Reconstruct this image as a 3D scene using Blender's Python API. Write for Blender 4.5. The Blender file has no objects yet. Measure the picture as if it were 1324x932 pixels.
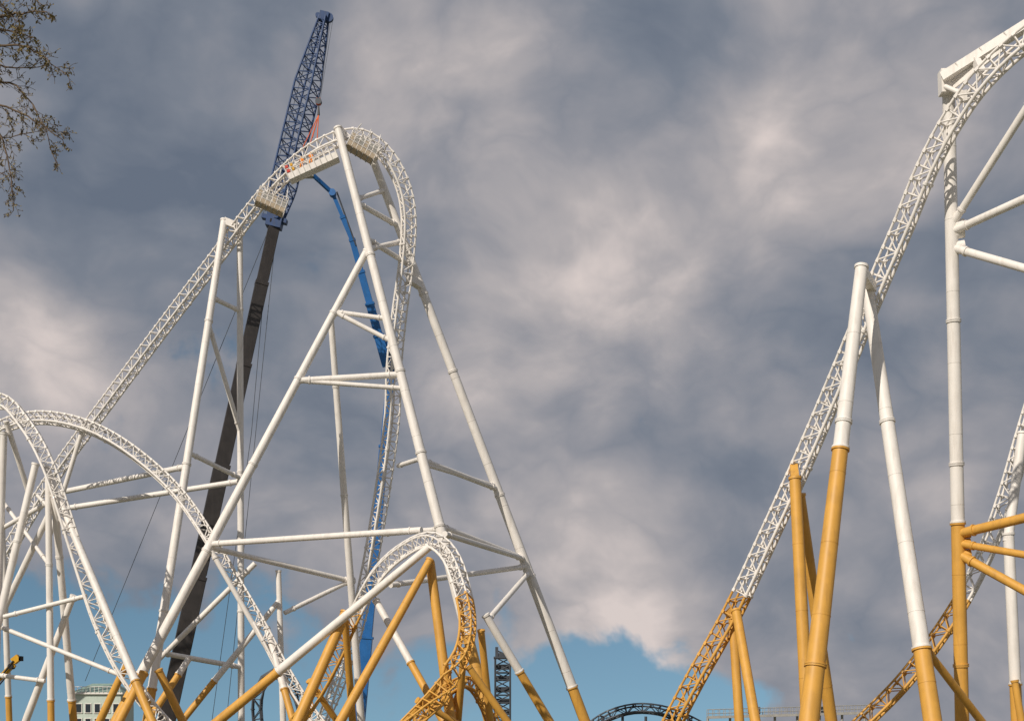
import bpy, math, random, bmesh
from mathutils import Vector, Matrix
random.seed(7)
F=1839.0; HZ=950.0; CX=662.0; EYE=2.0
# survey station = camera stand point; bearings & elevations are turned to metres with a real distance for every node
def W(px,py,d): return Vector(((px-CX)/F*d, d, EYE+(HZ-py)/F*d))

# ------------------------------------------------------------------ materials
def mat(name,col,rough=0.45,metal=0.0,var=0.12,scale=0.6,dirt=None,dirt_amt=0.25):
    m=bpy.data.materials.new(name); m.use_nodes=True; nt=m.node_tree; n=nt.nodes; l=nt.links
    b=n['Principled BSDF']; b.inputs['Metallic'].default_value=metal
    tc=n.new('ShaderNodeTexCoord')
    no=n.new('ShaderNodeTexNoise'); no.inputs['Scale'].default_value=scale; no.inputs['Detail'].default_value=3; no.inputs['Roughness'].default_value=.65
    l.new(tc.outputs['Object'],no.inputs['Vector'])
    r=n.new('ShaderNodeValToRGB'); r.color_ramp.elements[0].position=.3; r.color_ramp.elements[1].position=.7
    r.color_ramp.elements[0].color=tuple(c*(1-var) for c in col)+(1,)
    r.color_ramp.elements[1].color=tuple(min(1,c*(1+var*.6)) for c in col)+(1,)
    l.new(no.outputs['Fac'],r.inputs['Fac'])
    out=r.outputs['Color']
    if dirt:
        mp=n.new('ShaderNodeMapping'); mp.inputs['Scale'].default_value=(2.6,2.6,.35); l.new(tc.outputs['Object'],mp.inputs['Vector'])
        n2=n.new('ShaderNodeTexNoise'); n2.inputs['Scale'].default_value=1.0; n2.inputs['Detail'].default_value=5; l.new(mp.outputs['Vector'],n2.inputs['Vector'])
        mr=n.new('ShaderNodeMapRange'); mr.inputs['From Min'].default_value=.50; mr.inputs['From Max'].default_value=.75; mr.inputs['To Max'].default_value=dirt_amt
        l.new(n2.outputs['Fac'],mr.inputs['Value'])
        mx=n.new('ShaderNodeMix'); mx.data_type='RGBA'; mx.inputs[7].default_value=tuple(dirt)+(1,)
        l.new(mr.outputs['Result'],mx.inputs[0]); l.new(out,mx.inputs[6]); out=mx.outputs[2]
    l.new(out,b.inputs['Base Color'])
    rr=n.new('ShaderNodeMapRange'); rr.inputs['To Min'].default_value=rough-.08; rr.inputs['To Max'].default_value=rough+.12
    l.new(no.outputs['Fac'],rr.inputs['Value']); l.new(rr.outputs['Result'],b.inputs['Roughness'])
    return m
WHITE=mat('white_paint',(.83,.79,.745),.5,0,.07,.4,(.52,.46,.40),.4)
YEL=mat('ochre_paint',(.68,.36,.065),.5,0,.12,.5,(.36,.19,.06),.4)
BLUE=mat('blue_crane_paint',(.010,.05,.165),.5,0,.2,.8,(.04,.05,.07),.4)
BLUE2=mat('blue_lift_paint',(.01,.13,.40),.45,0,.12,.8,(.03,.08,.15),.3)
BLACK=mat('dark_boom_paint',(.040,.036,.036),.45,0,.2,.7,(.075,.065,.06),.35)
DSTEEL=mat('dark_grey_steel',(.07,.08,.095),.5,.3,.2,1)
GALV=mat('galvanised_steel',(.42,.41,.38),.55,.3,.2,2)
ORANGE=mat('orange_sling',(.7,.14,.04),.6)
RED=mat('red_vinyl',(.6,.05,.03),.5)
HIVIS=mat('hi_vis_cloth',(.85,.28,.03),.7)
SKIN=mat('skin',(.45,.27,.19),.6)
TROU=mat('dark_trousers',(.03,.035,.06),.8)
BARK=mat('bark',(.15,.105,.07),.85,0,.35,5)
BUD=mat('spring_buds',(.22,.17,.06),.7,0,.35,9)
GLASS=mat('window_glass',(.03,.04,.05),.12)
PGREEN=mat('pale_green_render',(.55,.63,.56),.7,0,.08,1,(.4,.4,.35),.3)
ROOF=mat('roof_slate',(.26,.36,.31),.6,0,.2,2)
RUB=mat('rubber',(.02,.02,.02),.8)
CYEL=mat('machine_yellow',(.7,.38,.02),.4)
FOL=mat('distant_foliage',(.06,.075,.04),.9,0,.4,.3)
PLY=mat('scaffold_board',(.55,.45,.33),.8,0,.2,3)

# ------------------------------------------------------------------ mesh builder
class MB:
    def __init__(s,mats): s.v=[];s.f=[];s.m=[];s.sm=[];s.mats=mats
    def mi(s,m):
        if m not in s.mats: s.mats.append(m)
        return s.mats.index(m)
    def tube(s,a,b,r0,r1=None,m=WHITE,n=8,caps=True):
        if r1 is None:r1=r0
        a=Vector(a);b=Vector(b);t=(b-a)
        if t.length<1e-5:return
        t.normalize()
        u=t.cross(Vector((0,0,1)) if abs(t.z)<.9 else Vector((0,1,0))).normalized();w=t.cross(u)
        k=len(s.v);i=s.mi(m)
        for p,r in((a,r0),(b,r1)):
            for j in range(n):
                an=2*math.pi*j/n; s.v.append(p+u*math.cos(an)*r+w*math.sin(an)*r)
        for j in range(n):
            q=(j+1)%n; s.f.append((k+j,k+q,k+n+q,k+n+j)); s.m.append(i); s.sm.append(True)
        if caps:
            k2=len(s.v); s.v+=[s.v[k+j].copy() for j in range(2*n)]
            s.f.append(tuple(k2+j for j in reversed(range(n))));s.m.append(i);s.sm.append(False)
            s.f.append(tuple(k2+n+j for j in range(n)));s.m.append(i);s.sm.append(False)
    def sweep(s,pts,r,mf,n=8):
        k=len(s.v); N=len(pts); u=None
        for i,p in enumerate(pts):
            t=(pts[min(i+1,N-1)]-pts[max(i-1,0)]).normalized()
            if u is None: u=t.cross(Vector((0,0,1)) if abs(t.z)<.9 else Vector((0,1,0))).normalized()
            u=(u-t*u.dot(t)).normalized(); w=t.cross(u); rr=r[i] if isinstance(r,(list,tuple)) else r
            for j in range(n):
                an=2*math.pi*j/n; s.v.append(p+u*math.cos(an)*rr+w*math.sin(an)*rr)
        for i in range(N-1):
            mm=s.mi(mf(i) if callable(mf) else mf)
            for j in range(n):
                q=(j+1)%n; s.f.append((k+i*n+j,k+i*n+q,k+(i+1)*n+q,k+(i+1)*n+j)); s.m.append(mm); s.sm.append(True)
    def box(s,c,sx,sy,sz,m,ax=None):
        c=Vector(c)
        X,Y,Z=ax if ax else (Vector((1,0,0)),Vector((0,1,0)),Vector((0,0,1)))
        k=len(s.v);i=s.mi(m)
        for a in(-.5,.5):
            for b in(-.5,.5):
                for d in(-.5,.5): s.v.append(c+X*a*sx+Y*b*sy+Z*d*sz)
        for f in((0,1,3,2),(4,6,7,5),(0,4,5,1),(2,3,7,6),(0,2,6,4),(1,5,7,3)):
            s.f.append(tuple(k+q for q in f));s.m.append(i);s.sm.append(False)
    def beam(s,a,b,w,h,m,up=Vector((0,0,1)),w1=None,h1=None):
        a=Vector(a);b=Vector(b);t=(b-a).normalized();sd=t.cross(up).normalized();u=sd.cross(t)
        w1=w1 or w;h1=h1 or h;k=len(s.v);i=s.mi(m)
        for p,ww,hh in((a,w,h),(b,w1,h1)):
            for q in((-1,-1),(1,-1),(1,1),(-1,1)): s.v.append(p+sd*q[0]*ww/2+u*q[1]*hh/2)
        for f in((0,1,5,4),(1,2,6,5),(2,3,7,6),(3,0,4,7),(3,2,1,0),(4,5,6,7)):
            s.f.append(tuple(k+q for q in f));s.m.append(i);s.sm.append(False)
    def obj(s,name,parent=None):
        me=bpy.data.meshes.new(name); me.from_pydata([tuple(v) for v in s.v],[],s.f)
        for m in s.mats: me.materials.append(m)
        me.polygons.foreach_set('material_index',s.m); me.polygons.foreach_set('use_smooth',s.sm); me.update()
        bm=bmesh.new(); bm.from_mesh(me); bmesh.ops.recalc_face_normals(bm,faces=bm.faces[:]); bm.to_mesh(me); bm.free()
        o=bpy.data.objects.new(name,me); bpy.context.scene.collection.objects.link(o)
        if parent:o.parent=parent
        return o
def empty(name):
    o=bpy.data.objects.new(name,None); bpy.context.scene.collection.objects.link(o); return o

# ------------------------------------------------------------------ steelwork helpers
def at(sg,y):
    a,b=sg; dz=b.z-a.z; dY=b.y-a.y
    t=((HZ-y)*a.y-F*(a.z-EYE))/(F*dz-(HZ-y)*dY)
    return a+(b-a)*t
def leg(mb,A,B,w0,w1,yel=None,ground=True,fl=(),topcap=True,n=16):
    a=W(*A);b=W(*B); sg=(a,b)
    r0=w0/2*A[2]/F; r1=w1/2*B[2]/F
    e=b
    if ground:
        t=(0-a.z)/(b.z-a.z); e=a+(b-a)*t
    L=(e-a).length; d=(e-a).normalized()
    def rad(p): return r0+(r1-r0)*min(1.1,(p-a).length/(b-a).length)
    if yel is None: mb.tube(a,e,r0,rad(e),WHITE,n)
    elif yel=='all': mb.tube(a,e,r0,rad(e),YEL,n)
    else:
        p=at(sg,yel); mb.tube(a,p,r0,rad(p),WHITE,n); mb.tube(p,e,rad(p),rad(e),YEL,n)
        for s,mm in((-1,WHITE),(1,YEL)): mb.tube(p+d*.01*s,p+d*.16*s,rad(p)*1.17,None,mm,n)
    for y in fl:
        p=at(sg,y); mm=WHITE if yel is None or (yel!='all' and y<yel) else YEL
        mb.tube(p-d*.14,p-d*.02,rad(p)*1.15,None,mm,n); mb.tube(p+d*.02,p+d*.14,rad(p)*1.15,None,mm,n); mb.tube(p-d*.02,p+d*.02,rad(p)*1.05,None,GALV,n)
    # ladder rungs / bolt bosses on the bigger columns
    if L>25 and r0>.4:
        for k in range(1,int(L/6)):
            q=a+d*k*6; mb.tube(q-d*.03,q+d*.03,rad(q)*1.03,None,mm_at(q,sg,yel),n,False)
    if topcap: mb.tube(a-d*.1,a+d*.12,r0*1.16,None,YEL if yel=='all' else WHITE,n)
    if ground:
        f=e; mb.box((f.x,f.y,.25),r1*5,r1*5,.5,GALV)
        for q in range(6):
            an=q*math.pi/3; mb.tube((f.x+math.cos(an)*r1*1.8,f.y+math.sin(an)*r1*1.8,.45),(f.x+math.cos(an)*r1*1.8,f.y+math.sin(an)*r1*1.8,.75),.05,None,GALV,6)
    return sg
def mm_at(q,sg,yel):
    if yel is None: return WHITE
    if yel=='all': return YEL
    return WHITE if q.z>at(sg,yel).z else YEL
def brace(mb,p,q,w,m=WHITE,flange=True,n=10):
    r=w/2*((p.y+q.y)/2)/F; mb.tube(p,q,r,None,m,n)
    if flange:
        d=(q-p).normalized();L=(q-p).length
        for e in(min(1.5,L*.15),L-min(1.5,L*.15)):
            c=p+d*e; mb.tube(c-d*.09,c+d*.09,r*1.25,None,m,n)
def catmull(P,U,step):
    pts=[];ups=[]
    P=[P[0]*2-P[1]]+P+[P[-1]*2-P[-2]]; U=[U[0]]+U+[U[-1]]
    for i in range(1,len(P)-2):
        for k in range(24):
            t=k/24; a,b,c,d=P[i-1:i+3]
            pts.append(.5*((2*b)+(c-a)*t+(2*a-5*b+4*c-d)*t*t+(-a+3*b-3*c+d)*t**3))
            ups.append(U[i].lerp(U[i+1],t))
    pts.append(P[-2]);ups.append(U[-2])
    out=[pts[0]];ou=[ups[0]];acc=0
    for i in range(1,len(pts)):
        a=pts[i-1];b=pts[i];L=(b-a).length
        while acc+L>=step:
            t=(step-acc)/L; a=a.lerp(b,t); out.append(a); ou.append(ups[i]); L=(b-a).length; acc=0
        acc+=L
    return out,ou
def track(name,ctrl,parent,yz=-1,step=1.15,g=.62,sp=.5,dep=1.35,rr=.12,rc=.155,rl=.068,white=None,yel=None,box=True):
    white=white or WHITE; yel=yel or YEL
    P=[W(*c[:3]) for c in ctrl];U=[Vector(c[3]) for c in ctrl]
    pts,ups=catmull(P,U,step); N=len(pts)
    A=[];B=[];C=[];D=[]
    keep=[]
    for i,p in enumerate(pts):
        t=(pts[min(i+1,N-1)]-pts[max(i-1,0)]).normalized()
        u=(ups[i]-t*ups[i].dot(t)).normalized(); s=t.cross(u)
        A.append(p+s*g);B.append(p-s*g);C.append(p+s*sp-u*dep);D.append(p-s*sp-u*dep);keep.append((t,u,s))
    mf=(lambda i: yel if pts[i].z<(yz(pts[i]) if callable(yz) else yz) else white)
    mb=MB([white,yel])
    for c,r in((A,rr),(B,rr),(C,rc),(D,rc)): mb.sweep(c,r,mf,8)
    for i in range(N):
        m=mf(i); t,u,s=keep[i]
        mb.tube(A[i],B[i],rl*1.35,None,m,6,False)
        mb.tube(C[i],D[i],rl*1.2,None,m,6,False)
        for q,sg in((A[i],1),(B[i],-1)): mb.box(q+s*sg*.10-u*.08,.3,.2,.26,m,(t,s,u))
        if i<N-1:
            if i%2:
                mb.tube(A[i],C[i+1],rl,None,m,6,False); mb.tube(B[i],D[i+1],rl,None,m,6,False); mb.tube(C[i],D[i+1],rl,None,m,6,False)
            else:
                mb.tube(C[i],A[i+1],rl,None,m,6,False); mb.tube(D[i],B[i+1],rl,None,m,6,False); mb.tube(D[i],C[i+1],rl,None,m,6,False)
        if i%2==0:
            mb.tube(A[i],C[i],rl,None,m,6,False);mb.tube(B[i],D[i],rl,None,m,6,False)
        if i%11==5:
            for q in(C[i],D[i]): mb.tube(q-t*.12,q+t*.12,rc*1.6,None,m,8)
    mb.obj(name,parent); return pts,keep
def zof(py,d): return EYE+(HZ-py)/F*d

# ================================================================== LEFT RIDE
RC=empty('roller_coaster')
o1=(-.6,.55,.6)
ptsA,kA=track('lift_hill_track',[(-150,960,222,o1),(-75,850,220,o1),(0,722,216,o1),(70,608,212,o1),(140,512,207,o1),(205,425,202,o1),(268,342,197,o1),(318,276,192,(-.6,.6,.6)),
 (352,236,189,(-.5,.6,.7)),(395,197,186,(-.3,.5,.85)),(440,174,184,(0,.4,1)),(475,174,184,(.3,.3,1)),(505,198,184,(.8,.35,.5)),(527,238,184.5,(1,.4,.2)),(535,285,185,(1,.5,.0)),
 (531,345,186,(1,.6,-.1)),(522,410,187,(1,.7,-.1)),(515,475,188,(.9,.8,-.1)),(512,540,189,(.8,.8,0)),(503,610,190,(.7,.8,0)),(492,680,191,(.7,.8,0)),(480,745,192,(.7,.8,.1)),(462,820,193,(.6,.8,.1)),(435,895,194,(.4,.8,.3)),(405,955,195,(.2,.5,.6))],RC,step=1.2,g=.68,sp=.56,dep=1.45)
track('camelback_hill_track',[(352,962,170,(-.8,.1,.5)),(395,905,168,(-.8,.0,.5)),(428,845,166,(-.8,-.1,.5)),(455,785,164,(-.8,-.2,.6)),(484,735,162,(-.6,-.3,.7)),(520,703,160,(-.3,-.4,.9)),(556,690,158,(.2,-.5,.9)),
 (586,712,156,(.8,-.5,.5)),(604,758,154,(1,-.4,.2)),(612,805,152,(1,-.3,0)),(604,848,150,(1,-.2,-.2)),(580,880,149,(.7,.0,.7)),(548,908,148,(.4,0,.9)),(505,945,147,(0,0,1)),(470,965,147,(0,0,1))],RC,
 yz=lambda p: zof(792 if p.x<(520-CX)/F*160 else 765,p.y),step=1.1,dep=1.3,g=.85,sp=.65)
track('low_turn_track',[(520,968,152,(0,.3,1)),(545,915,154,(-.6,.2,.8)),(585,880,157,(-.3,.3,.9)),(612,878,160,(.5,.3,.9)),(632,905,162,(.9,.3,.4)),(655,965,164,(.9,.3,.3))],RC,yz=99,step=1.1,dep=1.1)
track('turnaround_track',[(-130,960,176,(-1,0,.2)),(-120,800,176,(-1,0,.2)),(-90,640,176,(-.9,.1,.5)),(-45,540,174,(-.5,.1,.9)),(5,512,172,(.3,.1,1)),(42,548,170,(.8,.1,.6)),(70,600,168,(.95,.2,.4)),(92,665,167,(1,.3,.3)),(114,735,166,(1,.3,.3)),(136,800,165,(.9,.4,.4)),(166,862,164,(.8,.4,.5)),(205,915,163,(.6,.3,.8)),(245,958,162,(.4,.3,.9))],RC,step=1.15,dep=1.35,g=.75,sp=.6)
track('descending_arc_track',[(-60,640,196,(-.8,.2,.5)),(-30,575,194,(-.6,.2,.8)),(0,548,192,(-.3,.3,1)),(45,535,190,(0,.3,1)),(95,540,188,(.2,.3,1)),(145,560,186,(.4,.3,.9)),(195,595,184,(.5,.3,.8)),(238,637,182,(.6,.3,.7)),(275,690,180,(.7,.3,.6)),(310,750,178,(.8,.3,.5)),(342,805,176,(.8,.3,.5)),(372,862,175,(.7,.3,.6)),(405,915,174,(.5,.3,.8)),(440,958,173,(.3,.3,.9))],RC,step=1.15,dep=1.25,g=.68)

sb=MB([WHITE,YEL])
S1=leg(sb,(437,166,181.5),(633,932,172),10,15,822,fl=(330,480,585,680))
S2=leg(sb,(482,206,186.5),(757,934,196),10,14,888,fl=(380,480,640,745))
S3=leg(sb,(474,325,179.6),(150,932,172),9,14,872,fl=(405,490,600,712))
S4=leg(sb,(428,415,181.5),(467,932,193),8,10,None,fl=(500,640),topcap=False)
S5=leg(sb,(290,285,193),(190,932,180),9,12,890,fl=(415,600,790))
S6=leg(sb,(310,298,194.5),(312,932,197),8,9,None,fl=(400,610,790))
for y1,y2,w in((258,246,6),(262,292,7),(308,346,7),(322,312,7),(595,632,7),(600,628,5),(680,722,8)):
    brace(sb,at(S1,y1),at(S2,y2),w)
brace(sb,at(S1,592),W(515,602,188),6); brace(sb,at(S1,684),W(495,690,190),7)
brace(sb,at(S3,492),at(S1,484),8); brace(sb,at(S3,492),at(S1,502),6); brace(sb,at(S3,403),at(S1,412),6); brace(sb,at(S3,403),at(S1,442),6)
brace(sb,at(S3,703),W(545,685,160),8); P0=at(S3,707)
brace(sb,P0,W(458,752,190),7); brace(sb,W(368,792,183),W(458,748,190),6)
brace(sb,P0,W(372,884,176),7)
brace(sb,W(330,728,184),W(205,852,186),7); brace(sb,W(205,843,186),at(S6,862),7)
leg(sb,(360,738,182),(366,932,182),7,8,None); leg(sb,(362,775,182),(235,932,180),7,9,880,topcap=False)
brace(sb,W(505,756,168),at(S2,732),7); brace(sb,at(S2,740),W(630,802,178),7)
brace(sb,W(575,690,160),at(S2,722),7)
leg(sb,(628,795,178),(715,940,182),10,12,868)
leg(sb,(486,776,164),(575,935,158),9,11,856)
leg(sb,(556,706,158),(282,932,164),10,13,868,topcap=False)
leg(sb,(447,792,162),(385,932,158),13,15,'all')
leg(sb,(446,800,163),(456,932,170),9,10,'all',topcap=False)
leg(sb,(556,724,157),(440,932,150),10,13,'all')
leg(sb,(556,726,158),(583,932,156),12,14,'all',topcap=False)
leg(sb,(600,840,153),(592,932,158),9,10,'all'); leg(sb,(622,815,156),(634,935,160),9,10,'all')
leg(sb,(606,862,150),(660,938,152),9,10,'all'); leg(sb,(570,880,152),(520,938,156),8,9,'all')
leg(sb,(400,880,168),(440,938,172),8,9,'all'); leg(sb,(540,905,149),(600,940,152),8,9,'all')
leg(sb,(600,880,156),(575,938,160),8,9,'all')
brace(sb,at(S5,418),at(S6,560),6); brace(sb,at(S5,385),at(S6,402),6)
brace(sb,W(70,638,206),at(S5,603),7); brace(sb,W(85,657,200),at(S6,622),7); brace(sb,at(S5,585),at(S6,618),6)
leg(sb,(46,600,170),(-20,880,168),9,11,None,fl=(700,)); L2=leg(sb,(62,610,168),(66,932,168),8,9,905,fl=(730,))
leg(sb,(70,640,168),(95,932,176),9,10,905,fl=(720,)); leg(sb,(60,605,169),(175,880,160),9,11,880)
leg(sb,(95,770,169),(33,932,172),8,10,None); leg(sb,(68,655,170),(-30,860,176),8,9,None)
leg(sb,(8,545,173),(38,640,178),7,7,None,ground=False); leg(sb,(5,560,173),(-8,932,178),9,10,900)
leg(sb,(0,600,190),(12,932,194),7,8,900)
leg(sb,(110,545,188),(62,700,190),6,6,None,ground=False)
leg(sb,(165,855,164),(125,940,166),9,11,'all'); leg(sb,(186,870,163),(150,940,160),11,12,'all'); leg(sb,(205,866,166),(240,940,168),10,11,'all'); leg(sb,(245,850,180),(186,940,176),8,10,872)
leg(sb,(345,812,176),(380,935,172),8,10,890)
brace(sb,W(5,797,168),W(112,770,167),6); brace(sb,W(-5,808,170),W(155,872,165),6); brace(sb,W(-5,872,171),W(58,880,170),6)
brace(sb,W(48,640,170),W(95,690,168),5); brace(sb,W(-10,690,176),W(70,645,170),6); brace(sb,W(62,728,169),W(5,650,176),5)
for p,q in((W(437,168,181.5),W(445,176,184)),(W(482,206,186.5),W(490,190,184)),(W(290,286,193),W(305,292,193)),(W(310,298,194.5),W(305,292,193)),(at(S2,370),W(529,360,186))):
    sb.beam(p,q,.9,.9,WHITE)
sb.obj('support_structure',RC)

# work platforms slung under the track
def cage(name,px,py,d,L,Wd,H,tilt,parent):
    mb=MB([GALV,PLY,WHITE]); c=W(px,py,d)
    X=Vector((math.cos(tilt),.25,-math.sin(tilt))).normalized(); Y=Vector((0,1,0)); Y=(Y-X*Y.dot(X)).normalized(); Z=X.cross(Y)
    ax=(X,Y,Z)
    mb.box(c-Z*H/2,L,Wd,.12,PLY,ax)
    for k in range(6): mb.box(c-Z*(H/2+.12)+X*(-.5+k/5)*L*.96,.12,Wd,.1,GALV,ax)
    nx=7
    for sy in(-.5,.5):
        for k in range(nx):
            q=c+X*L*(-.5+k/(nx-1))+Y*sy*Wd; mb.tube(q-Z*H/2,q+Z*H/2,.05,None,WHITE,6)
        for h in(-.18,0.1,.3,.5): mb.tube(c+Y*sy*Wd-X*L/2+Z*H*h,c+Y*sy*Wd+X*L/2+Z*H*h,.055,None,WHITE,6)
        mb.box(c+Y*sy*Wd-Z*H*.36,L,.05,H*.25,PLY,ax)
        for k in range(nx-1):
            q=c+X*L*(-.5+(k+.5)/(nx-1))+Y*sy*Wd; mb.box(q+Z*H*.06,L/nx*.7,.04,H*.4,GALV if k%3 else PLY,ax)
    for sx in(-.5,.5):
        for h in(-.1,.2,.5): mb.tube(c+X*sx*L-Y*Wd/2+Z*H*h,c+X*sx*L+Y*Wd/2+Z*H*h,.045,None,WHITE,6)
    for sx in(-.45,0,.45):
        for sy in(-.4,.4): mb.tube(c+X*sx*L+Y*sy*Wd+Z*H*.4,c+X*sx*L*.8+Z*H*1.25,.05,None,WHITE,6)
    o=mb.obj(name,parent); return c,ax
WP=empty('work_platform'); cage('platform_cage',351,261,187.5,3.9,2.6,1.9,.35,WP)
WP2=empty('work_platform'); cage('platform_cage.001',469,190,182.5,3.8,2.6,2.0,.45,WP2)
CR=empty('access_cradle'); mb=MB([WHITE,GALV,RED,CYEL])
a=W(374,232,183);b=W(437,203,183)
mb.beam(a,b,1.8,.8,WHITE); t=(b-a).normalized(); sd=t.cross(Vector((0,0,1))).normalized(); u=sd.cross(t)
for k in range(10):
    q=a.lerp(b,k/9)
    for s in(-.85,.85): mb.tube(q+sd*s+u*.4,q+sd*s+u*1.5,.05,None,WHITE,6)
    mb.beam(q-t*.05+sd*.91,q+t*.05+sd*.91,.04,.8,GALV)
for s in(-.85,.85):
    for h in(.95,1.5): mb.tube(a+sd*s+u*h,b+sd*s+u*h,.055,None,WHITE,6)
for f0,f1,c in((.02,.08,RED),(.11,.17,CYEL)):
    mb.beam(a.lerp(b,f0)+sd*.3+u*1.1,a.lerp(b,f1)+sd*.3+u*1.1,.5,1.1,c)
mb.obj('cradle_body',CR)

def worker(px,py,d,parent_name,lean=0.2):
    base=W(px,py,d); E=empty(parent_name)
    J=[((0,0,.95),.15),((0,0,1.2),.15),((0,0,1.42),.17),((0,0,1.54),.07),((.1,0,.9),.1),((.13,.05,.5),.075),((.13,0,.08),.055),((.13,-.16,.04),.05),
       ((-.1,0,.9),.1),((-.14,-.08,.5),.075),((-.14,.02,.08),.055),((-.14,-.14,.04),.05),
       ((.2,0,1.4),.075),((.3,-.1,1.14),.055),((.22,-.38,1.1),.04),((-.2,0,1.4),.075),((-.32,-.08,1.16),.055),((-.2,-.36,1.2),.04)]
    Ed=[(0,1),(1,2),(2,3),(0,4),(4,5),(5,6),(6,7),(0,8),(8,9),(9,10),(10,11),(2,12),(12,13),(13,14),(2,15),(15,16),(16,17)]
    me=bpy.data.meshes.new('body'); me.from_pydata([j[0] for j in J],Ed,[]); o=bpy.data.objects.new('body',me)
    bpy.context.scene.collection.objects.link(o); o.parent=E
    o.modifiers.new('skin','SKIN'); o.modifiers.new('sub','SUBSURF').levels=1
    for i,j in enumerate(J):
        sv=me.skin_vertices[0].data[i]; sv.radius=(j[1],j[1]); sv.use_root=(i==0)
    me.materials.append(HIVIS)
    mb=MB([SKIN,CYEL]); 
    for k in range(6):
        z0=-.11+k*.037;z1=z0+.037;r=lambda z:math.sqrt(max(0.0004,.0125-z*z))
        mb.tube((0,0,1.65+z0),(0,0,1.65+z1),r(z0),r(z1),SKIN if k<3 else CYEL,12,False)
    mb.tube((0,0,1.68),(0,-.02,1.70),.14,.13,CYEL,12); mb.tube((0,-.1,1.63),(0,-.135,1.61),.014,.02,SKIN,6)
    for s in(-1,1): mb.tube((s*.04,-.098,1.655),(s*.04,-.108,1.655),.012,None,TROU,6); mb.tube((s*.1,0,1.64),(s*.115,0,1.64),.025,None,SKIN,6)
    mb.obj('head_and_helmet',E)
    mb=MB([SKIN])
    for h in((.22,-.38,1.1),(-.2,-.36,1.2)):
        for k in range(5): mb.tube(h,(h[0]+(k-2)*.018,h[1]-.09+abs(k-2)*.012,h[2]-.02),.016,.009,SKIN,5)
    mb.obj('hands',E)
    E.location=base; return E
# they stand on the cradle deck
for f in(.28,.47):
    p=a.lerp(b,f)+u*.42; worker(CX+p.x*F/p.y,HZ-(p.z-EYE)*F/p.y,p.y,'construction_worker')

# ================================================================== MOBILE CRANE
CR1=empty('mobile_crane'); mb=MB([BLACK,BLUE])
base=W(213,962,203); base.z=3.0; tipb=W(356,286,203)
axis=(tipb-base); secs=[0,.3,.52,.72,.88,1]; wid=[2.3,2.1,1.9,1.7,1.5]
up=Vector((-.9,-.3,.3))
for i in range(5):
    p=base+axis*secs[i]; q=base+axis*secs[i+1]; w=wid[i]
    mb.beam(p,q,w*.85,w,BLACK,up)
    t=axis.normalized(); mb.beam(q-t*.5,q,w*.95,w*1.1,BLACK,up)
    mb.beam(p+t*.3,q,w*.6,w*1.08,BLACK,up)
mb.obj('telescopic_boom',CR1)
def lattice(mb,a,b,w0,wm,w1,nseg,m,up,rc=.11,rl=.05,taper=.15):
    t=(b-a).normalized(); s=t.cross(up).normalized(); u=s.cross(t); rows=[]
    for i in range(nseg+1):
        f=i/nseg; w=w0+(wm-w0)*min(1,f/taper) if f<.5 else w1+(wm-w1)*min(1,(1-f)/(taper*2.2))
        c=a+(b-a)*f; rows.append([c+s*w/2*x+u*w/2*y for x,y in((-1,-1),(1,-1),(1,1),(-1,1))])
    for i in range(nseg):
        for k in range(4):
            k2=(k+1)%4
            mb.tube(rows[i][k],rows[i+1][k],rc,None,m,6); mb.tube(rows[i][k],rows[i][k2],rl,None,m,5,False)
            if i%2: mb.tube(rows[i][k],rows[i+1][k2],rl,None,m,5,False)
            else: mb.tube(rows[i][k2],rows[i+1][k],rl,None,m,5,False)
    return rows
mb=MB([BLUE]); ja=W(356,284,203); jb=W(419,22,203)
lattice(mb,ja,jb,1.6,2.7,1.0,24,BLUE,Vector((-.3,-1,.2)),.15,.075)
jt=(jb-ja).normalized(); js=Vector((jt.z,0,-jt.x))
mb.beam(ja-jt*1.2,ja+jt*1.2,1.7,2.2,BLUE,Vector((-1,0,0))); mb.beam(ja-js*1.9,ja+js*1.7,1.2,.6,BLUE); 
mb.beam(jb-jt*.6,jb+jt*.6,1.0,1.3,BLUE,Vector((-1,0,0))); mb.tube(jb+js*.7-Vector((0,.25,0)),jb+js*.7+Vector((0,.25,0)),.65,None,BLUE,16)
mb.tube(jb-js*.9-Vector((0,.2,0)),jb-js*.9+Vector((0,.2,0)),.35,None,BLUE,14)
mb.obj('lattice_jib',CR1)
mb=MB([DSTEEL,ORANGE,BLACK])
hook=W(411,140,200)
mb.tube(jb+js*1.0,hook+Vector((.1,0,1)),.03,None,DSTEEL,5)
mb.tube(jb+js*1.3,hook+Vector((.3,0,1)),.03,None,DSTEEL,5)
mb.box(hook+Vector((.1,0,.9)),.55,.5,.9,ORANGE); mb.tube(hook+Vector((.1,-.3,.9)),hook+Vector((.1,.3,.9)),.45,None,DSTEEL,14); mb.tube(hook+Vector((.1,0,.4)),hook+Vector((.1,0,-1)),.1,.18,BLACK,8)
for x,y,dd in((392,190,187),(401,186,186),(410,182,185),(404,178,189)):
    mb.tube(hook+Vector((.1,0,-1)),W(x,y,dd),.07,None,ORANGE,6)
mb.obj('hook_block_and_slings',CR1)
mb=MB([DSTEEL])
for A,B in((W(350,290,203),W(110,880,212)),(W(348,300,203),W(325,560,203)),(W(325,560,203),W(270,960,206)),(W(358,290,203),W(290,958,200)),(W(356,284,203)-js*1.9,jb-js*.8)):
    mb.tube(A,B,.045,None,DSTEEL,5)
mb.obj('pendant_lines',CR1)
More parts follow.
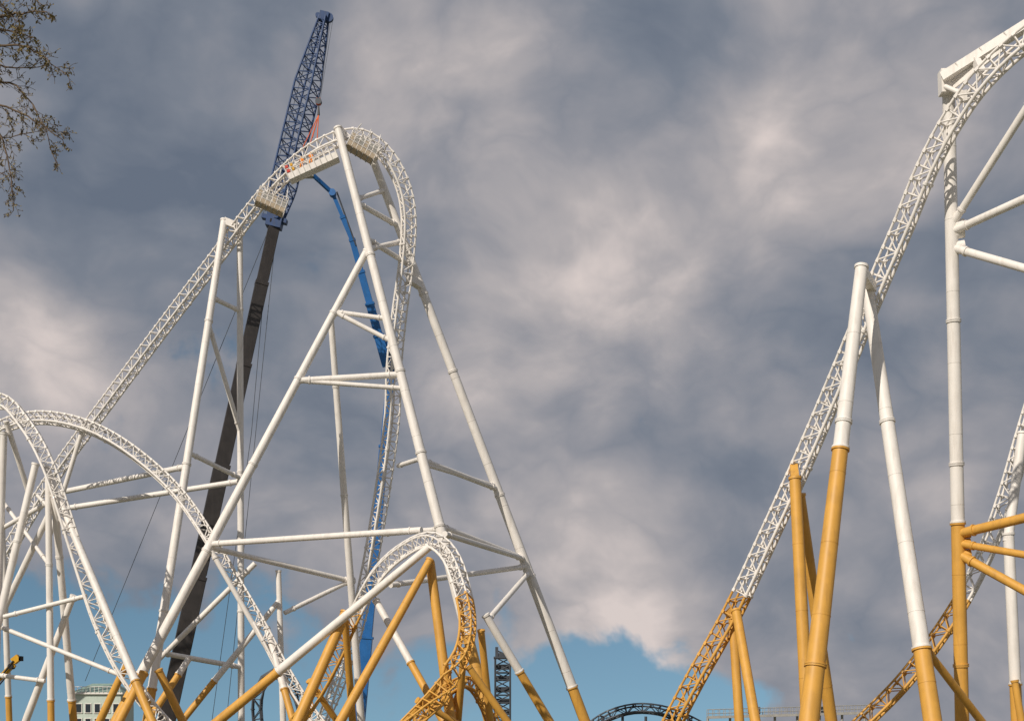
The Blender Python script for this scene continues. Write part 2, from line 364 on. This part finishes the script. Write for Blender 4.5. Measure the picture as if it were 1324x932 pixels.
def carrier(parent,x,y,L,Wd,col,axles,name='carrier'):
    mb=MB([col,RUB,GLASS,DSTEEL])
    mb.box((x,y,1.35),L,Wd,.7,col); mb.box((x+L*.44,y,2.1),L*.13,Wd*.96,1.5,col); mb.box((x+L*.505,y,2.35),.06,Wd*.8,.7,GLASS)
    mb.box((x-L*.12,y,2.4),L*.4,Wd*.9,1.3,col); mb.box((x-L*.36,y,2.5),L*.14,Wd*1.05,1.5,DSTEEL); mb.box((x+L*.14,y-Wd*.3,2.5),1.6,1.0,1.6,col); mb.box((x+L*.14,y-Wd*.3-.51,2.75),1.2,.04,.8,GLASS)
    for k in range(axles):
        xx=x-L*.44+k*L*.88/(axles-1)
        for s in(-1,1):
            mb.tube((xx,y+s*Wd*.38,.65),(xx,y+s*Wd*.54,.65),.64,None,RUB,18); mb.tube((xx,y+s*Wd*.54,.65),(xx,y+s*Wd*.555,.65),.3,None,DSTEEL,12)
    for xx in(x-L*.3,x+L*.3):
        mb.box((xx,y,1.0),.4,Wd*2.4,.35,DSTEEL)
        for s in(-1,1): mb.tube((xx,y+s*Wd*1.2,.1),(xx,y+s*Wd*1.2,1.2),.14,None,DSTEEL,10); mb.box((xx,y+s*Wd*1.2,.1),1,1,.14,DSTEEL)
    mb.obj(name,parent)
carrier(CR1,base.x+2,203,17,3.2,BLUE,7)

# ================================================================== BOOM LIFT (blue)
BL=empty('boom_lift'); mb=MB([BLUE2,GALV])
def tele(mb,a,b,w0,w1,n,m):
    for i in range(n):
        p=a.lerp(b,i/n); q=a.lerp(b,(i+1)/n); w=w0+(w1-w0)*i/max(1,n-1)
        mb.beam(p,q,w*.75,w,m,Vector((-1,0,.1))); t=(q-p).normalized(); mb.beam(q-t*.35,q,w*.9,w*1.15,m,Vector((-1,0,.1)))
bb=W(463,955,208); bb.z=2.6
k1=W(508,452,206)
tele(mb,bb,k1,1.7,1.1,4,BLUE2)
k2=W(456,312,203);k3=W(430,250,201);k4=W(404,226,199)
tele(mb,W(506,476,206)+Vector((-.5,-1.2,0)),k2+Vector((0,-1.0,0)),1.35,.8,4,BLUE2)
tele(mb,k2+Vector((0,-1,0)),k3,.7,.5,2,BLUE2); mb.beam(k3,k4,.4,.5,BLUE2,Vector((0,0,1)))
mb.tube(k3+Vector((0,-.5,0)),k3+Vector((0,.5,0)),.5,None,BLUE2,14); mb.tube(k1+Vector((-.3,-1.8,0)),k1+Vector((-.3,.8,0)),.9,None,BLUE2,16)
mb.tube(k2+Vector((.6,-1.2,-1)),k3+Vector((.6,0,.2)),.11,None,DSTEEL,8)
mb.obj('telescopic_boom.001',BL)
mb=MB([GALV,BLUE2]); c=k4+Vector((-.9,0,.2))
mb.box(c-Vector((0,0,.5)),2.2,1.1,.1,GALV)
for x in(-1.1,0,1.1):
    for y in(-.55,.55): mb.tube(c+Vector((x,y,-.5)),c+Vector((x,y,.6)),.035,None,GALV,6)
for h in(.05,.6):
    for y in(-.55,.55): mb.tube(c+Vector((-1.1,y,h)),c+Vector((1.1,y,h)),.035,None,GALV,6)
    for x in(-1.1,1.1): mb.tube(c+Vector((x,-.55,h)),c+Vector((x,.55,h)),.035,None,GALV,6)
mb.obj('basket',BL); carrier(BL,bb.x,208,11,2.6,BLUE2,4,'carrier.001')
B2=empty('boom_lift'); mb=MB([CYEL,RUB]); a=W(-70,948,180); a.z=2.4
tele(mb,a,W(18,858,180),.9,.6,3,CYEL); h=W(21,852,180)
mb.box(h,1.0,.8,.8,CYEL,(Vector((.8,0,.6)),Vector((0,1,0)),Vector((-.6,0,.8)))); mb.box(h+Vector((.6,0,.1)),.35,.8,.6,RUB); mb.tube(h+Vector((-.6,-.5,-.9)),h+Vector((-.6,.5,-.9)),.35,None,RUB,12)
mb.tube(a+Vector((2,-.5,.2)),W(12,872,180)+Vector((0,-.5,0)),.1,None,RUB,8); mb.tube(W(-5,888,180)+Vector((0,-.45,.3)),h+Vector((-.2,-.45,-.2)),.12,None,RUB,8)
mb.obj('boom',B2); carrier(B2,a.x,180,7,2.4,CYEL,2,'carrier.002')

# ================================================================== RIGHT RIDE
R2=empty('roller_coaster')
o2=(-.75,.55,.4)
ptsD,kD=track('vertical_hill_track',[(835,985,136,(-.4,.4,.8)),(862,932,135,(-.5,.5,.7)),(893,872,134,(-.6,.5,.6)),(940,788,133,o2),(985,693,131,o2),(1032,590,129,o2),(1080,478,126,o2),(1128,362,123,o2),(1160,288,121,o2),(1190,215,119,o2),(1226,148,117,(-.7,.5,.6)),(1268,92,115,(-.6,.5,.8)),(1330,38,113,(-.4,.5,.9)),(1400,0,111,(-.1,.4,1)),(1480,-5,109,(.3,.4,1)),(1560,50,107,(.8,.4,.6)),(1620,200,105,(1,.4,.2)),(1660,500,104,(1,.3,.1)),(1700,800,103,(.9,.3,.3)),(1760,985,102,(.5,.3,.8))],R2,
 yz=lambda p: zof(768,133) if p.x<40 else 3,step=1.15,g=.66,dep=1.35)
track('second_hill_track',[(1050,985,150,(-.3,.4,.8)),(1110,928,149,(-.4,.4,.8)),(1165,872,148,(-.5,.4,.7)),(1222,795,147,(-.6,.4,.6)),(1262,722,146,(-.7,.4,.5)),(1293,640,145,o2),(1318,555,144,o2),(1345,470,143,o2),(1390,350,142,(-.5,.4,.8)),(1450,280,141,(0,.4,1)),(1520,350,140,(.8,.3,.6)),(1570,600,139,(1,.3,.2)),(1620,985,138,(1,.3,.2))],R2,
 yz=lambda p: zof(780,147),step=1.2)
rb=MB([WHITE,YEL])
E1=leg(rb,(1226,96,120),(1244,934,124),16,18,676,fl=(415,600,860))
E2=leg(rb,(1114,345,118),(1046,932,112),16,27,580,fl=(545,860))
E3=leg(rb,(1120,365,123),(1206,932,114),15,24,838,fl=(545,))
leg(rb,(1028,618,127),(1044,932,125),15,17,'all'); leg(rb,(1034,640,128),(1076,940,134),14,16,'all')
leg(rb,(947,795,133),(956,932,132),11,13,'all'); leg(rb,(952,790,132),(977,934,126),12,14,'all')
leg(rb,(1322,560,143),(1303,700,142),12,13,None,ground=False)
E6=leg(rb,(1304,690,142),(1315,934,142),14,15,884); leg(rb,(1312,880,141),(1322,940,141),9,10,'all')
leg(rb,(1202,845,116),(1275,940,122),10,11,'all')
E7=leg(rb,(1440,-10,108),(1450,934,112),18,20,676)
a=W(1219,101,119);b=W(1345,22,115)
rb.beam(a,b,.8,.75,WHITE); rb.beam(W(1223,92,119.5),W(1224,122,119.5),1.05,1.1,WHITE,Vector((-1,0,0)))
rb.beam(b,W(1440,-30,110),.8,.75,WHITE)
rb.beam(W(1228,116,119.5),W(1256,124,118),.5,.4,WHITE); rb.beam(W(1262,78,117.5),W(1270,96,116),.6,.5,WHITE,Vector((-1,0,0)))
rb.tube(W(1222,112,119),W(1262,130,117),.2,None,WHITE,10)
rb.beam(W(1232,110,119),W(1300,62,116),.15,.8,WHITE,Vector((0,0,1)),.15,.2)
for k in range(4):
    q=a.lerp(b,.15+.25*k); rb.beam(q-Vector((.04,0,.03)),q+Vector((.04,0,.03)),.9,.85,WHITE)
brace(rb,at(E1,292),W(1345,112,113),10); brace(rb,at(E1,300),W(1440,205,109),11); brace(rb,at(E1,320),W(1446,382,110),11)
brace(rb,at(E1,690),W(1446,640,112),13,YEL); brace(rb,at(E1,702),W(1446,738,112),10,YEL); brace(rb,at(E1,716),W(1446,830,112),12,YEL)
for y in(292,303,320,690,704,718):
    p=at(E1,y); rb.tube(p+Vector((.3,-.1,0)),p+Vector((1.0,-.2,.1)),.46,None,YEL if y>600 else WHITE,12)
for p,q in((W(1114,350,118),W(1128,372,123)),(W(1120,365,123),W(1130,372,123)),(W(1028,620,127),W(1026,604,129)),(W(948,796,133),W(940,788,133)),(W(1252,126,118),W(1245,124,116.5))):
    rb.beam(p,q,.7,.8,WHITE if p.z>25 else YEL)
rb.obj('support_structure.001',R2)

# ================================================================== BACKGROUND PIECES
B3=empty('roller_coaster')
dk=dict(white=DSTEEL,yel=DSTEEL,step=1.6,g=.8,dep=1.4,rr=.16,rc=.18,rl=.09)
track('dark_coaster_hill',[(735,962,262,(0,.3,1)),(765,934,261,(0,.3,1)),(792,918,260,(0,.3,1)),(822,911,260,(0,.3,1)),(852,913,260,(0,.3,1)),(880,922,261,(0,.3,1)),(915,940,262,(0,.3,1)),(950,965,262,(0,.3,1))],B3,**dk)
track('dark_coaster_loop',[(352,975,242,(1,0,0)),(340,940,242,(1,0,0)),(338,905,242,(1,0,0)),(348,880,242,(.5,.3,-.6)),(364,876,242,(0,.3,-1)),(380,895,242,(-.6,.3,-.5)),(390,935,242,(-1,0,0)),(396,975,242,(-1,0,0))],B3,**dk)
mb=MB([DSTEEL])
for x in(780,805,835,865,890): 
    p=W(x,920,260); mb.tube((p.x,p.y,0),(p.x,p.y,p.z-.8),.25,None,DSTEEL,8)
mb.obj('support_columns',B3)
TW=empty('steel_lattice_tower'); mb=MB([DSTEEL]); p=W(650,900,238)
lattice(mb,Vector((p.x,p.y,0)),Vector((p.x,p.y,zof(850,238))),2.5,2.5,2.5,12,DSTEEL,Vector((0,1,0)),.16,.1)
mb.box((p.x,p.y,zof(850,238)),3.0,3.0,.3,DSTEEL); mb.beam((p.x-1,p.y,zof(850,238)),(p.x-1,p.y,zof(836,238)),.5,.5,DSTEEL,Vector((1,0,0))); mb.tube((p.x-1.2,p.y,zof(840,238)),(p.x+1.2,p.y,zof(848,238)),.15,None,DSTEEL,6)
for k in range(8): mb.box((p.x,p.y,2+k*1.9),2.3,.3,.9,DSTEEL)
mb.obj('tower_frame',TW)
WK=empty('maintenance_walkway'); mb=MB([GALV,DSTEEL]); a=W(915,927,200);b=W(1125,921,200)
mb.beam(a,b,1.6,.35,GALV)
for k in range(30):
    q=a.lerp(b,k/29)
    for s in(-.75,.75): mb.tube(q+Vector((0,s,0)),q+Vector((0,s,1.1)),.045,None,GALV,5)
    if k%4==0: mb.tube((q.x,q.y,0),q,.18,None,GALV,8)
for s in(-.75,.75):
    for h in(.55,1.1): mb.tube(a+Vector((0,s,h)),b+Vector((0,s,h)),.05,None,GALV,5)
for x in(975,1062): q=W(x,918,200); mb.box(q,1.6,1,1.0,DSTEEL)
mb.obj('walkway_frame',WK)
PV=empty('park_pavilion'); mb=MB([PGREEN,ROOF,GLASS,WHITE]); d=232; x0=W(96,0,d).x; x1=W(156,0,d).x; cx=(x0+x1)/2; wdt=x1-x0; zt=zof(897,d)
mb.box((cx,d+4,zt/2),wdt,8,zt,PGREEN)
for fl in range(3):
    for k in range(5): 
        xx=x0+wdt*(k+.5)/5; z=1.6+fl*2.4
        mb.box((xx,d-.03,z),.85,.06,1.3,GLASS)
        for s in(-.48,.48): mb.box((xx+s,d-.05,z),.1,.1,1.5,WHITE)
        mb.box((xx,d-.05,z+.75),1.1,.12,.1,WHITE); mb.box((xx,d-.07,z-.75),1.2,.16,.1,WHITE)
mb.box((cx,d+4,zt+.15),wdt+.8,8.8,.3,WHITE)
k=len(mb.v); zr=zof(882,d)
for v in((x0-.4,d-.4,zt+.3),(x1+.4,d-.4,zt+.3),(x1+.4,d+8.4,zt+.3),(x0-.4,d+8.4,zt+.3),(cx-2,d+4,zr),(cx+2,d+4,zr)): mb.v.append(Vector(v))
for f in((0,1,5,4),(1,2,5),(2,3,4,5),(3,0,4)): mb.f.append(tuple(k+q for q in f)); mb.m.append(1); mb.sm.append(False)
for k in range(12): xx=x0+wdt*k/11; mb.tube((xx,d-.5,zt+.3),(xx,d-.5,zt+1.2),.05,None,WHITE,5)
mb.tube((x0,d-.5,zt+1.2),(x1,d-.5,zt+1.2),.06,None,WHITE,5)
mb.obj('pavilion_body',PV)

# ================================================================== TREE
TR=empty('bare_tree'); mb=MB([BARK,BUD])
def bud(p,s):
    k=len(mb.v)
    d=Vector((random.uniform(-1,1),random.uniform(-1,1),random.uniform(-1,1))).normalized(); e=d.orthogonal().normalized()
    mb.v+= [p,p+d*s+e*s*.4,p+d*s*1.9,p+d*s-e*s*.4]; mb.f.append((k,k+1,k+2,k+3)); mb.m.append(1); mb.sm.append(False)
def grow(p,d,L,r,lv,dens=1.0,droop=0.0,bs=1.0):
    n=max(4,int(L/.22)) if lv<3 else 5
    pts=[p.copy()]; rs=[r]; dd=d.normalized()
    for i in range(n):
        dd=(dd+Vector((random.gauss(0,.16),random.gauss(0,.16),random.gauss(0,.16)-droop))).normalized()
        pts.append(pts[-1]+dd*L/n); rs.append(max(.0042,r*(1-.7*(i+1)/n)))
    mb.sweep(pts,rs,BARK,8 if r>.1 else (5 if r>.015 else 3))
    if lv>=4:
        for q in pts[1:]:
            if random.random()<.7*dens: bud(q,random.uniform(.016,.034)*bs)
        return
    kids={0:9,1:7,2:6,3:5}[lv]
    for k in range(max(1,int(kids*dens))):
        f=random.uniform(.25,1); i=min(n,int(f*n)); base=pts[i]
        t=(pts[min(i+1,n)]-pts[i-1]).normalized(); a=Vector((random.gauss(0,1),random.gauss(0,1),random.gauss(0,1)+.15)); a=(a-t*a.dot(t)).normalized()
        grow(base,t*.75+a*.75,L*random.uniform(.4,.62),rs[i]*.6,lv+1,dens,droop,bs)
T0=Vector((-14.0,25,0))
tp=[T0,T0+Vector((.1,0,3)),T0+Vector((.3,.1,7)),T0+Vector((.2,.2,11)),T0+Vector((.5,0,15)),T0+Vector((.6,.1,18))]
mb.sweep(tp,[.45,.36,.30,.22,.13,.05],BARK,14)
for k in range(9):
    f=5+k*1.4; an=k*2.4
    if math.cos(an)>.45: an+=1.6
    grow(T0+Vector((.25,.1,f)),Vector((math.cos(an),math.sin(an),.5)),4.2-.15*k,.12,1,.8)
def limb(way,r,dn=1.0,bs=1.0,L=(.25,.6),step=1):
    pts=[W(*w) for w in way]; P,_=catmull(pts,[Vector((0,0,1))]*len(pts),.12); n=len(P)
    P=[p+Vector((random.gauss(0,.012),random.gauss(0,.012),random.gauss(0,.012))) for p in P]
    rs=[max(.008,r*(1-.9*i/n)) for i in range(n)]; mb.sweep(P,rs,BARK,6)
    st=int(n*.3)
    for i in range(st,n,step):
        t=(P[min(i+1,n-1)]-P[i-1]).normalized(); a=Vector((random.gauss(0,1),random.gauss(0,.8),random.gauss(0,1))); a=(a-t*a.dot(t)).normalized()
        grow(P[i],t*.9+a*.7,random.uniform(*L)*(1-.4*i/n),max(.0065,rs[i]*.4),3,dn,.03,bs)
limb([(-330,60,25),(-200,20,25),(-90,-5,25),(-20,20,24.8),(30,18,24.6),(66,14,24.5)],.07,1,1.5)
limb([(-330,110,25),(-200,60,25.2),(-90,50,25.3),(-20,58,25),(30,60,24.8),(62,78,24.6),(88,98,24.6)],.06,1,1.4)
limb([(-330,200,25),(-210,150,24.7),(-110,120,24.5),(-40,128,24.4),(12,140,24.4),(50,160,24.4),(84,182,24.4)],.06,1,1.2)
limb([(-110,120,24.5),(-60,125,24.2),(-18,150,24),(8,195,24),(18,275,24)],.035,1,1.1,(.25,.5),1)
limb([(-90,50,25.3),(-30,95,25.5),(20,112,25.5),(50,150,25.4),(76,218,25.3)],.03,1,1.1,(.2,.45))
limb([(-90,-5,25),(-30,30,25.2),(15,40,25.2),(52,52,25.2)],.04,1,1.5)
limb([(-90,-5,25),(-20,-15,25.6),(25,-10,25.6),(60,8,25.6)],.04,1,1.5)
limb([(-90,20,25),(-20,75,25.6),(20,88,25.6),(64,84,25.6)],.035,1,1.2)
limb([(-110,120,24.5),(-40,165,24.6),(0,178,24.6),(40,172,24.6)],.03,1,1.2)
limb([(-110,120,24.5),(-50,190,25),(-15,215,25),(12,232,25)],.03,1,1.2)
limb([(-90,20,25),(-30,0,24.6),(0,8,24.6),(30,35,24.6)],.035,1,1.6)
mb.obj('trunk_and_branches',TR)

# ================================================================== GROUND + distant trees
mb=MB([]); g=mat('ground_gravel_grass',(.14,.14,.085),.95,0,.4,.08,(.25,.22,.17),.9)
mb.mi(g); mb.v=[Vector(v) for v in((-4000,-1500,0),(4000,-1500,0),(4000,6000,0),(-4000,6000,0))]; mb.f=[(0,1,2,3)]; mb.m=[0]; mb.sm=[False]; mb.obj('ground')
mb=MB([FOL])
for k in range(1500):
    x=random.uniform(-900,900); y=1300+random.uniform(-30,30); h=random.uniform(4,9.5); w=random.uniform(3,6); c=len(mb.v)
    for j in range(7):
        an=j*2*math.pi/7+random.random()*.4; mb.v.append(Vector((x+math.cos(an)*w,y+math.sin(an)*w,random.uniform(0,h*.6))))
    mb.v.append(Vector((x,y,h))); mb.v.append(Vector((x,y,-.2)))
    for j in range(7):
        mb.f.append((c+j,c+(j+1)%7,c+7)); mb.m.append(0); mb.sm.append(False); mb.f.append((c+(j+1)%7,c+j,c+8)); mb.m.append(0); mb.sm.append(False)
mb.obj('distant_tree_line')

# ================================================================== SKY
SUN_EL=math.radians(36); az=math.radians(216)
sd=Vector((math.sin(az)*math.cos(SUN_EL),math.cos(az)*math.cos(SUN_EL),math.sin(SUN_EL)))
w=bpy.data.worlds.new('World'); bpy.context.scene.world=w; w.use_nodes=True; nt=w.node_tree; n=nt.nodes; l=nt.links
for x in list(n): n.remove(x)
out=n.new('ShaderNodeOutputWorld'); tc=n.new('ShaderNodeTexCoord')
nrm=n.new('ShaderNodeVectorMath'); nrm.operation='NORMALIZE'; l.new(tc.outputs['Generated'],nrm.inputs[0]); N=nrm.outputs[0]
def M(op,a,b=None,c=None,clamp=False):
    x=n.new('ShaderNodeMath'); x.operation=op; x.use_clamp=clamp
    for i,v in enumerate((a,b,c)):
        if v is None: continue
        if isinstance(v,(int,float)): x.inputs[i].default_value=v
        else: l.new(v,x.inputs[i])
    return x.outputs[0]
def V(op,a,b=None,s=None):
    x=n.new('ShaderNodeVectorMath'); x.operation=op
    for i,v in enumerate((a,b)):
        if v is None: continue
        if isinstance(v,tuple): x.inputs[i].default_value=v
        else: l.new(v,x.inputs[i])
    if s is not None: x.inputs['Scale'].default_value=s
    return x
def noise(vec,sc,det,ro,lac=2.0,dist=0):
    x=n.new('ShaderNodeTexNoise'); x.inputs['Scale'].default_value=sc; x.inputs['Detail'].default_value=det; x.inputs['Roughness'].default_value=ro; x.inputs['Lacunarity'].default_value=lac; x.inputs['Distortion'].default_value=dist
    l.new(vec,x.inputs['Vector']); return x
wn=noise(N,7,3,.5); wv=V('SCALE',V('SUBTRACT',wn.outputs['Color'],(.5,.5,.5)).outputs[0],s=.07).outputs[0]
NW=V('ADD',N,wv).outputs[0]
st=V('MULTIPLY',NW,(1,1,1.45)).outputs[0]
n1=noise(st,4.6,8,.52).outputs['Fac']
n2=noise(V('ADD',st,(-.014,0,.026)).outputs[0],6,3,.45).outputs['Fac']
n1b=noise(st,6,3,.45).outputs['Fac']
bw=noise(V('ADD',st,(3.1,1.7,.4)).outputs[0],8.5,5,.5).outputs['Fac']
bil=M('ABSOLUTE',M('SUBTRACT',M('MULTIPLY',bw,2),1))     # billowed lobes
n3=noise(V('ADD',NW,(5,2,1)).outputs[0],22,4,.55).outputs['Fac']
val=M('ADD',M('MULTIPLY',M('SUBTRACT',n1,.5),1.25),.47)
val=M('ADD',val,M('MULTIPLY',M('SUBTRACT',n1b,n2),.9))  # offset-noise difference paints sunlit edges into the cloud colour
val=M('ADD',val,M('MULTIPLY',M('SUBTRACT',bil,.18),.75))
val=M('ADD',val,M('MULTIPLY',M('SUBTRACT',n3,.5),.22))
def blob(px,py,r,amp):
    c=Vector(((px-CX)/F,1,(HZ-py)/F)).normalized()
    dd=V('DISTANCE',NW,tuple(c)).outputs['Value']
    mr=n.new('ShaderNodeMapRange'); mr.interpolation_type='SMOOTHSTEP'
    mr.inputs['From Min'].default_value=r*1.35/F; mr.inputs['From Max'].default_value=0; mr.inputs['To Min'].default_value=0; mr.inputs['To Max'].default_value=amp
    l.new(dd,mr.inputs['Value']); return mr.outputs['Result']
for b in((50,430,120,.38),(20,520,130,.25),(170,490,110,.12),(80,130,260,-.26),(220,270,170,-.28),(340,60,180,-.1),(570,90,150,.22),(850,140,120,-.34),
          (970,170,130,.3),(1110,90,160,.12),(1190,330,160,-.15),(730,330,160,.15),(1000,500,190,-.1),(700,640,180,.15),(850,835,120,.4),(780,750,140,.2),(960,640,180,-.1),(450,540,170,-.05),(1120,740,160,.12),(300,700,120,.1)):
    val=M('ADD',val,blob(*b))
cr=n.new('ShaderNodeValToRGB'); l.new(val,cr.inputs['Fac']); e=cr.color_ramp.elements
e[0].position=.0; e[0].color=(.135,.165,.22,1); e[1].position=1.0; e[1].color=(.68,.60,.575,1)
for p,c in((.25,(.195,.22,.27)),(.5,(.295,.298,.332)),(.75,(.44,.412,.42))):
    q=e.new(p); q.color=c+(1,)
bl=blob(110,870,150,1.0)
for b in((-20,860,140,.9),(330,885,170,.7),(560,905,160,.7),(720,900,130,.85),(850,915,120,.9),(960,920,90,.6)): bl=M('ADD',bl,blob(*b))
bl=M('ADD',bl,M('MULTIPLY',M('SUBTRACT',n1,.5),-1.5)); bl=M('ADD',bl,M('MULTIPLY',M('SUBTRACT',n3,.5),-1.6)); bl=M('ADD',bl,M('MULTIPLY',M('SUBTRACT',bil,.18),-.6))
bm=n.new('ShaderNodeMapRange'); bm.interpolation_type='SMOOTHSTEP'; bm.inputs['From Min'].default_value=.36; bm.inputs['From Max'].default_value=.78; l.new(bl,bm.inputs['Value'])
sky=n.new('ShaderNodeTexSky'); sky.sky_type='NISHITA'; sky.sun_disc=False; sky.sun_elevation=SUN_EL; sky.sun_rotation=az; sky.air_density=1.0; sky.dust_density=.3; sky.ozone_density=3
sv=V('ADD',N,(0,0,.2)); l.new(sv.outputs[0],sky.inputs['Vector']) if 'Vector' in sky.inputs else None
tint=n.new('ShaderNodeMix'); tint.data_type='RGBA'; tint.blend_type='MULTIPLY'; tint.inputs[0].default_value=1; tint.inputs[7].default_value=(1.0,1.08,.93,1); l.new(sky.outputs[0],tint.inputs[6])
bg1=n.new('ShaderNodeBackground'); bg1.inputs['Strength'].default_value=.09; l.new(tint.outputs[2],bg1.inputs['Color'])
bg2=n.new('ShaderNodeBackground'); bg2.inputs['Strength'].default_value=1.0; l.new(cr.outputs['Color'],bg2.inputs['Color'])
ms=n.new('ShaderNodeMixShader'); l.new(bm.outputs['Result'],ms.inputs[0]); l.new(bg2.outputs[0],ms.inputs[1]); l.new(bg1.outputs[0],ms.inputs[2]); l.new(ms.outputs[0],out.inputs['Surface'])
try: w.cycles.sampling_method='MANUAL'; w.cycles.sample_map_resolution=128
except Exception as ex: print(ex)
sl=bpy.data.lights.new('sun','SUN'); sl.energy=3.7; sl.angle=math.radians(.5); sl.color=(1,.915,.80)
so=bpy.data.objects.new('sun',sl); bpy.context.scene.collection.objects.link(so); so.rotation_euler=(-sd).to_track_quat('-Z','Y').to_euler()
# ================================================================== CAMERA
cam=bpy.data.cameras.new('camera'); co=bpy.data.objects.new('camera',cam); bpy.context.scene.collection.objects.link(co)
co.location=(0,0,EYE); co.rotation_euler=(math.radians(90),0,0); cam.lens=50; cam.sensor_width=36; cam.shift_y=(HZ-466)/1324; cam.clip_start=.1; cam.clip_end=12000
bpy.context.scene.camera=co
vs=bpy.context.scene.view_settings; vs.view_transform='Standard'; vs.look='None'; vs.exposure=0
